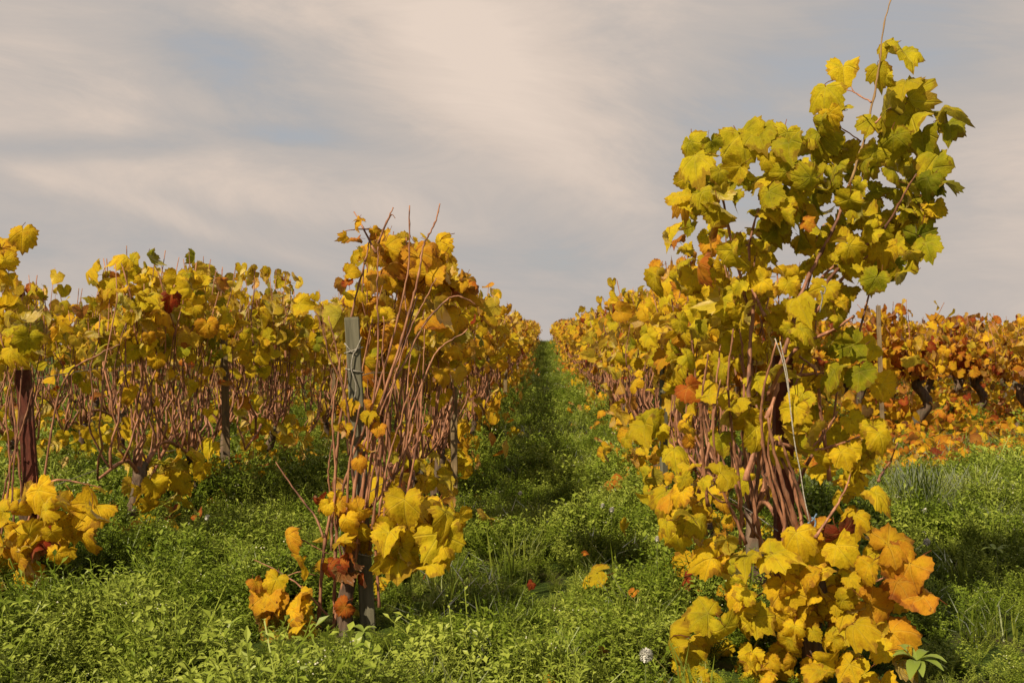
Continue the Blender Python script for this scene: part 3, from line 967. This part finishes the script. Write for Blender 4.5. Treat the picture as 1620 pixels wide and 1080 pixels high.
def profile_post(name, x, y, h, w_, mat, label, group, lean=(0, 0), rz=0.0):
    """folded steel post: a channel with a web and two lips"""
    t_ = .004
    d_ = w_ * .6
    out_ = [(-w_ / 2, 0), (w_ / 2, 0), (w_ / 2, d_), (w_ / 2 - .012, d_), (w_ / 2 - .012, d_ - t_), (w_ / 2 - t_, d_ - t_), (w_ / 2 - t_, t_), (-w_ / 2 + t_, t_), (-w_ / 2 + t_, d_ - t_),
            (-w_ / 2 + .012, d_ - t_), (-w_ / 2 + .012, d_), (-w_ / 2, d_)]
    n = len(out_)
    v = [(a, b_, z) for z in (-.1, h) for a, b_ in out_]
    q = [(j, (j + 1) % n, n + (j + 1) % n, n + j) for j in range(n)]
    o_ = n
    q += [(o_ + 0, o_ + 1, o_ + 6, o_ + 7), (o_ + 1, o_ + 2, o_ + 5, o_ + 6), (o_ + 2, o_ + 3, o_ + 4, o_ + 5), (o_ + 0, o_ + 7, o_ + 8, o_ + 11), (o_ + 8, o_ + 9, o_ + 10, o_ + 11)]
    root = link(name, quads_to_mesh(name, [(np.array(v), q)], [mat], smooth=False))
    root.location = (x, y, gz(x, y)); root.rotation_euler = (lean[0], lean[1], rz)
    tag(root, label, 'post', group)
    for k in range(5):                                   # wire hooks punched out of the web
        z = h - .08 - .17 * k
        hv, hq = tube([(-.012, -.001, z), (-.012, -.012, z + .004), (-.010, -.014, z + .018)], .003, 5)
        link('wire_hook', quads_to_mesh('wire_hook', [(hv, hq)], [mat]), root)
    return root


G_L1, G_L2 = 'posts of the row left of the lane', 'posts of the second row left of the lane'
pb = P(582, 985, 4.32)
gp = post('wooden_post', pb.x, pb.y, 1.23, .058, .05, M_WOOD, 'grey weathered square post among the cane fan, nearest of the left row', G_L1, lean=(0.0, R(-2.9)), rz=.15)
for z, s in ((1.10, 1), (1.02, -1), (.44, 1), (.30, -1)):
    c_ = [(.036 * math.cos(a), .033 * math.sin(a), z + .010 * s * math.cos(a)) for a in np.linspace(0, 2 * math.pi, 14)]
    link('tie_wire', quads_to_mesh('tie_wire', [tube(c_, .0028, 5)], [M_STRING]), gp)
link('tie_wire', quads_to_mesh('tie_wire', [tube(smooth_line([(-.033, -.031, 1.13), (.0, -.036, 1.09), (.02, -.034, 1.12), (.034, -.03, 1.15)], 9), .0028, 5),
                                             tube(smooth_line([(.0, -.036, 1.09), (-.012, -.037, 1.03), (.004, -.038, .96), (-.01, -.036, .9)], 9), .0024, 5)], [M_STRING]), gp)
post('wooden_post', XL1 + .13, 7.6, 1.30, .045, .045, M_BROWNWOOD, 'brown wooden stake, second post along the left row', G_L1, rz=.2)
post('wooden_post', XL1 + .14, 12.0, 1.25, .045, .045, M_BROWNWOOD, 'dark wooden stake, third post along the left row', G_L1)
post('wooden_post', XL1 + .18, 16.2, 1.28, .05, .05, M_BROWNWOOD, 'dark wooden stake, fourth post along the left row, by the lane', G_L1)
for y in (20.3, 24.4, 28.5, 32.6):
    post('wooden_post', XL1, y, 1.22, .05, .05, M_BROWNWOOD, 'far wooden stake among the receding vines of the left row', G_L1)
pb = P(361, 810, 7.55)
post('wooden_post', pb.x, pb.y, 1.22, .05, .05, M_BROWNWOOD, 'weathered brown stake with dark top standing in the second left row', G_L2, lean=(0, R(-1.5)), rz=.3)
for y in (12.1, 16.2):
    post('wooden_post', XL2, y, 1.25, .05, .05, M_BROWNWOOD, 'far wooden stake behind the vines of the second left row', G_L2)
pb = P(58, 930, 5.05)
profile_post('metal_post', pb.x, pb.y, 1.02, .062, M_RUST, 'dark red steel post behind golden leaves at the left edge', G_L2, lean=(0, R(-3.5)), rz=.2)
pb = P(1245, 1010, 4.1)
profile_post('metal_post', pb.x, pb.y, 1.10, .068, M_RUST, 'dark red steel post inside the tall bushy vine', 'posts of the row right of the lane', lean=(0, R(-.6)), rz=.1)
pb = P(1050, 825, 7.0)
post('wooden_post', pb.x, pb.y, 1.22, .045, .035, M_WOOD, 'slim grey green stake beside the lane in the right row', 'posts of the row right of the lane', rz=.5)
for y in (11.8, 15.9, 20.0, 24.1):
    post('wooden_post', XR1, y, 1.22, .045, .045, M_BROWNWOOD, 'far wooden stake among the receding vines of the right row', 'posts of the row right of the lane')
pb = P(1397, 672, 12.0)
post('wooden_post', pb.x, pb.y, CAM_H + 57 / F * 12.0 - gz(pb.x, pb.y), .042, .04, M_BROWNWOOD, 'thin leaning grey stake before the orange vines on the right', None, lean=(0, R(-2.0)))

# string and hook in the tall vine
def tagtube(name, pix, d, r_, mat, label, cat):
    p = smooth_line([P(px, py, d) for px, py in pix], 20)
    o = link(name, quads_to_mesh(name, [tube(p, r_, 6)], [mat]))
    return tag(o, label, cat)


tagtube('string', [(1226, 535), (1238, 570), (1246, 610), (1252, 660), (1258, 705), (1266, 745), (1272, 785), (1282, 830)], DR - .14, .0019, M_STRING,
        'pale string hanging down through the tall bushy vine before the red post', 'string')
tagtube('string', [(1234, 540), (1245, 590), (1250, 640), (1256, 690)], DR - .15, .0019, M_STRING, 'short pale string end beside the longer string in the tall vine', 'string')
tagtube('tie', [(1284, 818), (1290, 824), (1288, 834), (1281, 838), (1278, 828), (1286, 822), (1292, 812)], DR - .12, .003, M_TIE, 'small blue tie on the lower canes of the tall vine', 'tie')
tagtube('wire_hook', [(1300, 452), (1306, 456), (1303, 465), (1298, 460), (1301, 470), (1299, 482), (1297, 494)], DR - .15, .002, M_WIRE, 'tiny curled wire hook under the crown of the tall vine', 'hook')

# trellis wires
for (x, y0, y1, nm) in ((XL1, 4.3, 28, 'left row'), (XR1, 4.1, 28, 'right row'), (XL2, 5.0, 20, 'second left row')):
    for z, hn in ((.45, 'lower'), (.98, 'upper')):
        pts = [(x + .02 * math.sin(y), y, gz(x, y) + z - .01 * abs(math.sin(y * .75))) for y in np.linspace(y0, y1, 40)]
        tag(link('trellis_wire', quads_to_mesh('trellis_wire', [tube(pts, .0022, 4)], [M_WIRE])), f'{hn} thin trellis wire strung along the {nm}', 'wire', 'trellis wires')

# ------------------------------------------------------------------ weeds, grass, litter
def weed_clump(seed, kind):
    r_ = np.random.default_rng(seed)
    V_, F_, T_, MI = [], [], [], []
    n0 = [0]

    def add(v, f, t_, m):
        V_.append(np.asarray(v, float)); T_.append(np.full(len(v), t_) if np.isscalar(t_) else np.asarray(t_))
        for q in f:
            F_.append([i + n0[0] for i in q]); MI.append(m)
        n0[0] += len(v)

    def leaf(p, d, up, l, wd, t_):
        d = d / (np.linalg.norm(d) + 1e-9)
        s = np.cross(d, up); s /= np.linalg.norm(s) + 1e-9
        nrm = np.cross(s, d)
        a, c = p + d * l * .5 + s * wd * .5 + nrm * l * .08, p + d * l * .5 - s * wd * .5 + nrm * l * .08
        add([p, a, p + d * l - nrm * l * .12, c, p + d * l * .5 - nrm * .03 * l], [(0, 1, 4), (1, 2, 4), (2, 3, 4), (3, 0, 4)], t_, 0)

    if kind == 'grass':
        for i in range(26):
            a = r_.uniform(0, 6.28); h = r_.uniform(.10, .24); lean = r_.uniform(.02, .16)
            b0 = np.array([r_.normal(0, .03), r_.normal(0, .03), -.01])
            dr = np.array([math.cos(a), math.sin(a), 0]); sd = np.array([-dr[1], dr[0], 0]) * r_.uniform(.0018, .0034)
            p1 = b0 + dr * lean * .35 + [0, 0, h * .6]; p2 = b0 + dr * lean + [0, 0, h * r_.uniform(.75, 1.0)]
            add([b0 - sd, b0 + sd, p1 + sd, p1 - sd, p2], [(0, 1, 2, 3), (3, 2, 4)], r_.uniform(.2, .9), 0)
    else:
        ns = 15
        for i in range(ns):
            a = r_.uniform(0, 6.28); h = r_.uniform(.06, .17); sp = r_.uniform(.01, .11)
            p0 = np.array([0, 0, -.01]); p2 = np.array([math.cos(a) * sp, math.sin(a) * sp, h])
            p1 = p2 * [.6, .6, .55] + r_.normal(0, .012, 3)
            tv, tq = tube(smooth_line([p0, p1, p2], 4), .0011, 3)
            add(tv, [(q[0], q[1], q[2]) if q[2] == q[3] else tuple(q) for q in tq], .55, 0)
            nl = 13
            for k in range(nl):
                u = .3 + .7 * k / (nl - 1)
                p = p0 * (1 - u) ** 2 + 2 * u * (1 - u) * p1 + u * u * p2
                b_ = a + k * 2.1 + r_.normal(0, .4)
                d = np.array([math.cos(b_), math.sin(b_), r_.uniform(-.1, .9)])
                l = r_.uniform(.0115, .022) * (1.15 if kind == 'wide' else 1.0)
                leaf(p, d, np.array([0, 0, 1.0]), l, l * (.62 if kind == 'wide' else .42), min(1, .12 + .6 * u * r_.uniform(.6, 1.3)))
            if kind == 'flower' and r_.random() < .09:
                for q in range(3):
                    c = p2 + r_.normal(0, .007, 3) + [0, 0, .008]
                    s = .0022
                    add([c + [s, 0, 0], c + [0, s, 0], c - [s, 0, 0], c - [0, s, 0], c + [0, 0, s], c - [0, 0, s]],
                        [(0, 1, 4), (1, 2, 4), (2, 3, 4), (3, 0, 4), (1, 0, 5), (2, 1, 5), (3, 2, 5), (0, 3, 5)], .5, 1)
    me = bpy.data.meshes.new('weed_clump')
    me.from_pydata(np.concatenate(V_).tolist(), [], F_)
    me.materials.append(M_GRASS if kind == 'grass' else M_WEED); me.materials.append(M_FLOWER)
    me.polygons.foreach_set('material_index', np.array(MI, np.int32))
    me.attributes.new('t', 'FLOAT', 'POINT').data.foreach_set('value', np.concatenate(T_).astype(np.float32))
    me.update()
    return me


def scatter(name, label, pts, rots, scales, ids, meshes, mat_objs=None):
    """one object whose points carry instances of the given meshes"""
    me = mesh_np(name, pts, np.zeros((0, 3), int), (), {'rot': ('FLOAT_VECTOR', rots), 'scl': ('FLOAT', scales)})
    a = me.attributes.new('idx', 'INT', 'POINT'); a.data.foreach_set('value', np.asarray(ids, np.int32))
    o = link(name, me)
    ng = bpy.data.node_groups.new(name, 'GeometryNodeTree')
    ng.interface.new_socket('Geometry', in_out='INPUT', socket_type='NodeSocketGeometry')
    ng.interface.new_socket('Geometry', in_out='OUTPUT', socket_type='NodeSocketGeometry')
    N = ng.nodes
    gi, gout = N.new('NodeGroupInput'), N.new('NodeGroupOutput')
    jn = N.new('GeometryNodeJoinGeometry')
    srcs = [bpy.data.objects.new(name + '_source', m) for m in meshes]
    for so in reversed(srcs):
        oi = N.new('GeometryNodeObjectInfo'); oi.inputs['Object'].default_value = so
        oi.inputs['As Instance'].default_value = True
        ng.links.new(oi.outputs['Geometry'], jn.inputs[0])
    mp_ = N.new('GeometryNodeMeshToPoints'); ng.links.new(gi.outputs[0], mp_.inputs[0])
    io = N.new('GeometryNodeInstanceOnPoints')
    ng.links.new(mp_.outputs[0], io.inputs['Points']); ng.links.new(jn.outputs[0], io.inputs['Instance'])
    io.inputs['Pick Instance'].default_value = True

    def attr(nm, typ):
        n_ = N.new('GeometryNodeInputNamedAttribute'); n_.data_type = typ; n_.inputs['Name'].default_value = nm
        return n_.outputs[0]
    ng.links.new(attr('idx', 'INT'), io.inputs['Instance Index'])
    er = N.new('FunctionNodeEulerToRotation'); ng.links.new(attr('rot', 'FLOAT_VECTOR'), er.inputs[0])
    ng.links.new(er.outputs[0], io.inputs['Rotation'])
    ng.links.new(attr('scl', 'FLOAT'), io.inputs['Scale'])
    ng.links.new(io.outputs[0], gout.inputs[0])
    md = o.modifiers.new('scatter', 'NODES'); md.node_group = ng
    return tag(o, label, kind='stuff')


def value_noise(x, y, f, seed):
    r_ = np.random.default_rng(seed)
    g = r_.random((64, 64))
    u, v = x * f, y * f
    i, j = np.floor(u).astype(int), np.floor(v).astype(int)
    fu, fv = u - i, v - j
    fu, fv = fu * fu * (3 - 2 * fu), fv * fv * (3 - 2 * fv)
    G = lambda a, b_: g[a % 64, b_ % 64]
    return (G(i, j) * (1 - fu) + G(i + 1, j) * fu) * (1 - fv) + (G(i, j + 1) * (1 - fu) + G(i + 1, j + 1) * fu) * fv


def field(x0, x1, y0, y1, per_m2):
    n = int((x1 - x0) * (y1 - y0) * per_m2)
    x, y = rng.uniform(x0, x1, n), rng.uniform(y0, y1, n)
    keep = np.abs(x + .03 * y) < .49 * y + 1.2             # what the lens can see, with a margin to either side
    return x[keep], y[keep]


def rand_rot(n, tilt=.22):
    return np.stack([rng.normal(0, tilt, n), rng.normal(0, tilt, n), rng.uniform(0, 6.28, n)], 1)


parts = [(field(-4.0, 4.2, 2.9, 7.0, 190), 1.0), (field(-7.5, 7.5, 7.0, 13, 120), 1.1), (field(-1.9, 2.0, 13, 40, 70), 1.3), (field(-14, 14, 13, 28, 14), 1.6), (field(-1.3, 1.4, 40, 92, 50), 1.6)]
X = np.concatenate([p[0][0] for p in parts]); Y = np.concatenate([p[0][1] for p in parts]); SC = np.concatenate([np.full(len(p[0][0]), p[1]) for p in parts])
bl = (X > 2.0) & (Y > 9.9)
keep = ~(bl & (rng.random(len(X)) < .84))
X, Y, SC = X[keep], Y[keep], SC[keep]
hn = value_noise(X, Y, 1.5, 5) * .55 + value_noise(X, Y, 4.3, 6) * .45
SC = SC * (.26 + 2.3 * hn ** 1.6)
SC = SC * np.where((np.abs(X - .06) < .55) & (Y > 5.0), .78, 1.0)
SC = SC * np.where((X > .35) & (X < 1.55) & (Y < 3.9), .5, 1.0) * np.where((X > -1.05) & (X < -.45) & (Y > 3.55) & (Y < 4.4), .6, 1.0) * rng.uniform(.75, 1.25, len(X))
kinds = ['weed'] * 4 + ['wide'] * 3 + ['flower'] * 2
ids = rng.choice(len(kinds), len(X), p=np.array([4, 4, 4, 4, 3, 3, 3, 1, 1]) / 27)
scatter('weeds', 'dense bright green ground weeds covering the lane and the ground between the rows', np.stack([X, Y, ground(X, Y)], 1), rand_rot(len(X)), SC, ids,
        [weed_clump(500 + i, k) for i, k in enumerate(kinds)])
gp_ = [field(-4, 4.5, 2.9, 9, 9), field(-1.4, 1.5, 9, 60, 26), field(1.4, 7, 6.0, 12, 40)]
X = np.concatenate([p[0] for p in gp_]); Y = np.concatenate([p[1] for p in gp_])
keep = value_noise(X, Y, 1.1, 9) > .42
X, Y = X[keep], Y[keep]
scatter('grass', 'loose green grass growing through the weeds', np.stack([X, Y, ground(X, Y)], 1), rand_rot(len(X), .1), rng.uniform(.7, 1.25, len(X)), rng.integers(0, 3, len(X)),
        [weed_clump(700 + i, 'grass') for i in range(3)])

# fallen leaves under the orange block and along the row feet
lv = []
n = 4800
x = rng.uniform(1.9, 10, n); y = 9.2 + np.abs(rng.normal(0, 3.4, n)) ** 1.05 + .35 * np.sin(x * 2.1)
for a, b_ in zip(x, y):
    if b_ > 26: continue
    m = leaf_frame((a, b_, gz(a, b_) + rng.uniform(.02, .19)), rng.uniform(.08, .14), (rng.normal(0, .35), -.35, .9), rng, .1)
    lv.append((m, float(np.clip(rng.normal(.62, .14), .3, 1.0))))
for xr, yy0, yy1, nn in ((XL1, 4.2, 30, 300), (XR1, 4.0, 30, 380), (XL2, 5, 16, 220)):
    for k in range(nn):
        a, b_ = xr + rng.normal(0, .28), rng.uniform(yy0, yy1)
        if abs(a - .06) < .55 and b_ < 9: continue
        lv.append((leaf_frame((a, b_, gz(a, b_) + rng.uniform(.05, .16)), rng.uniform(.06, .12), (rng.normal(0, .35), -.3, .9), rng, .1), float(np.clip(rng.normal(.56, .15), .3, 1.0))))
ll = link('leaf_litter', leaf_mass('leaf_litter', lv))
ll.color = (.5, 0, 0, 1)
tag(ll, 'fallen orange and brown vine leaves lying under the vines', kind='stuff')


def fallen(px, py, d, size, t_, label, z=.12):
    p = P(px, py, d)
    o = link('fallen_leaf', NEAR_LEAF[random.randrange(26)])
    m = leaf_frame((p.x, p.y, p.z), size, (-.3, -.55, .75), rng, .3)
    o.matrix_world = Matrix(m.tolist())
    o.color = (t_ + .5, 0, 0, 1)
    tag(o, label, 'leaf', 'single fallen leaves on the grass')


def gd(py, h=.14):
    """distance at which a pixel row meets the top of the weeds"""
    return (CAM_H - h) * F / (py - 540)


fallen(945, 905, gd(905), .16, .42, 'big curled pale tan leaf lying on the weeds in the lane')
fallen(1003, 935, gd(935), .05, .72, 'little tan leaf right of the big curled leaf in the lane')
fallen(862, 1068, gd(1068), .09, .60, 'golden leaf at the bottom edge in the lane weeds')
fallen(842, 922, gd(922), .04, .88, 'tiny dark red leaf left of the big curled leaf')
fallen(925, 875, gd(875), .04, .76, 'tiny orange leaf just above the big curled leaf')
fallen(945, 1028, gd(1028), .06, .74, 'brownish leaf half sunk in the shaded weeds of the lane')
fallen(1400, 690, 11.2, .17, .78, 'upright orange leaf on the litter below the thin leaning stake')

# dandelion seed heads
def dandelion(px, py, d, r0, label):
    p = P(px, py, d)
    g = gz(p.x, p.y)
    root = empty('dandelion', (p.x, p.y, g), label, 'dandelion', 'pale seed heads in the weeds')
    h = p.z - g
    link('stalk', quads_to_mesh('stalk', [tube(smooth_line([(.01, 0, 0), (.0, .01, h * .5), (0, 0, h)], 7), .002, 5)], [M_STALK]), root)
    vs, fs = [], []
    for i in range(420):                                  # fine parachutes round the head
        n_ = rng.standard_normal(3); n_ /= np.linalg.norm(n_)
        s = np.cross(n_, [.3, .5, .8]); s /= np.linalg.norm(s); u = np.cross(n_, s)
        c = np.array([0, 0, h]) + n_ * r0 * rng.uniform(.7, 1.05); q = r0 * .05
        k = len(vs)
        vs += [c + s * q * 2, c + u * q * .4, c - s * q * 2, c - u * q * .4, np.array([0, 0, h]) + n_ * r0 * .2]
        fs += [(k, k + 1, k + 2, k + 3), (k, k + 2, k + 4, k + 4)]
    link('seed_head', quads_to_mesh('seed_head', [(np.array(vs), fs)], [M_PUFF]), root)


for i, (px, py, r0, lb) in enumerate([(1022, 1036, .022, 'white dandelion clock left of the lowest leaves of the tall vine'), (1581, 776, .024, 'white seed head in the grass near the right edge'),
        (1466, 857, .018, 'pale seed head right of the tall bushy vine, low in the grass'), (1464, 808, .018, 'pale seed head inside the long grass tuft on the right'),
        (823, 780, .014, 'tiny white seed head near the left side of the lane'), (953, 800, .016, 'seed head on the right half of the lane, upper of two'),
        (968, 806, .016, 'seed head on the right half of the lane, lower of two'), (328, 818, .016, 'white seed head in weeds near the brown stake'), (1040, 852, .014, 'small white bud beside the right row foot')]):
    dandelion(px, py, min(gd(py, .22), 8), r0, lb)


# long grass tuft on the right, broad weed bottom right, leafy weeds bottom left
def blade_tuft(x, y, n, h, sp, label):
    V_, F_, T_ = [], [], []
    for i in range(n):
        a = rng.uniform(0, 6.28); hh = h * rng.uniform(.5, 1.1); ln = sp * rng.uniform(.2, 1.1)
        b0 = np.array([rng.normal(0, .07), rng.normal(0, .07), -.01]); dr = np.array([math.cos(a), math.sin(a), 0]); sd = np.array([-dr[1], dr[0], 0]) * .003
        p1 = b0 + dr * ln * .3 + [0, 0, hh * .6]; p2 = b0 + dr * ln * .65 + [0, 0, hh * .9]; p3 = b0 + dr * ln + [0, 0, hh * rng.uniform(.6, 1)]
        k = len(V_)
        V_ += [b0 - sd, b0 + sd, p1 + sd, p1 - sd, p2 + sd * .6, p2 - sd * .6, p3]
        F_ += [(k, k + 1, k + 2, k + 3), (k + 3, k + 2, k + 4, k + 5), (k + 5, k + 4, k + 6, k + 6)]
        T_ += [rng.uniform(.2, .8)] * 7
    me = quads_to_mesh('grass_tuft', [(np.array(V_), F_)], [M_GRASS])
    me.attributes.new('t', 'FLOAT', 'POINT').data.foreach_set('value', np.array(T_, np.float32))
    o = link('grass_tuft', me); o.location = (x, y, gz(x, y))
    return tag(o, label, 'grass tuft', 'long grass tufts on the right')


p = P(1455, 850, 6.4); blade_tuft(p.x, p.y, 240, .42, .32, 'long dark grass tuft fanning out right of the tall vine')
p = P(1530, 830, 6.9); blade_tuft(p.x, p.y, 130, .34, .26, 'smaller grass tuft further right, beside the fanning one')


def broad_weed(px, py, d, n, l, label, t0=.5, h=.1):
    p = P(px, py, d)
    root = empty('leafy_weed', (p.x, p.y, gz(p.x, p.y)), label, 'weed', 'single leafy weeds at the bottom of the picture')
    top = max(.03, p.z - gz(p.x, p.y))
    st = quads_to_mesh('stem', [tube(smooth_line([(0, 0, -.01), (.01, 0, top * .5), (0, 0, top)], 6), .004, 5)], [M_STALK])
    link('stem', st, root)
    for i in range(n):
        a = i * 2.399 + rng.normal(0, .2); up = rng.uniform(.15, .9)
        dr = np.array([math.cos(a), math.sin(a), 0]); sd = np.array([-dr[1], dr[0], 0])
        ll_ = l * rng.uniform(.7, 1.1)
        V_, F_ = [], []
        for k in range(6):
            u = k / 5
            wd = ll_ * .17 * math.sin(math.pi * (u * .92 + .06)) ** .8
            c = np.array([0, 0, top * rng.uniform(.85, 1.0) if k == 0 else 0]) if k == 0 else None
            pos = np.array([0, 0, top]) + dr * ll_ * u * (1 - .25 * up) + np.array([0, 0, ll_ * (up * u - .55 * u * u)])
            V_ += [pos + sd * wd + [0, 0, wd * .3], pos, pos - sd * wd + [0, 0, wd * .3]]
            if k:
                b0 = (k - 1) * 3
                F_ += [(b0, b0 + 1, b0 + 4, b0 + 3), (b0 + 1, b0 + 2, b0 + 5, b0 + 4)]
        me = quads_to_mesh('leaf', [(np.array(V_), F_)], [M_BROAD])
        me.attributes.new('t', 'FLOAT', 'POINT').data.foreach_set('value', np.full(len(V_), t0 + rng.uniform(-.2, .2), np.float32))
        link('leaf', me, root)


broad_weed(1450, 1045, 3.55, 11, .12, 'pale green weed with long pointed leaves below the tall vine', .55)
broad_weed(1575, 870, 5.3, 8, .09, 'light green broad leaved weed by the right edge', .6)
broad_weed(40, 1045, 3.65, 9, .10, 'whitish green leafy weed at the lower left corner', .75)
broad_weed(130, 1010, 4.0, 9, .09, 'green leafy weed beside the whitish weed at the lower left', .6)
broad_weed(575, 1000, 3.9, 10, .07, 'bright leafy weed just right of the foot of the grey post', .7)
#broad_weed(1380, 1070, 3.45, 9, .10, 'green weed tucked under the lowest leaves of the tall vine', .45)
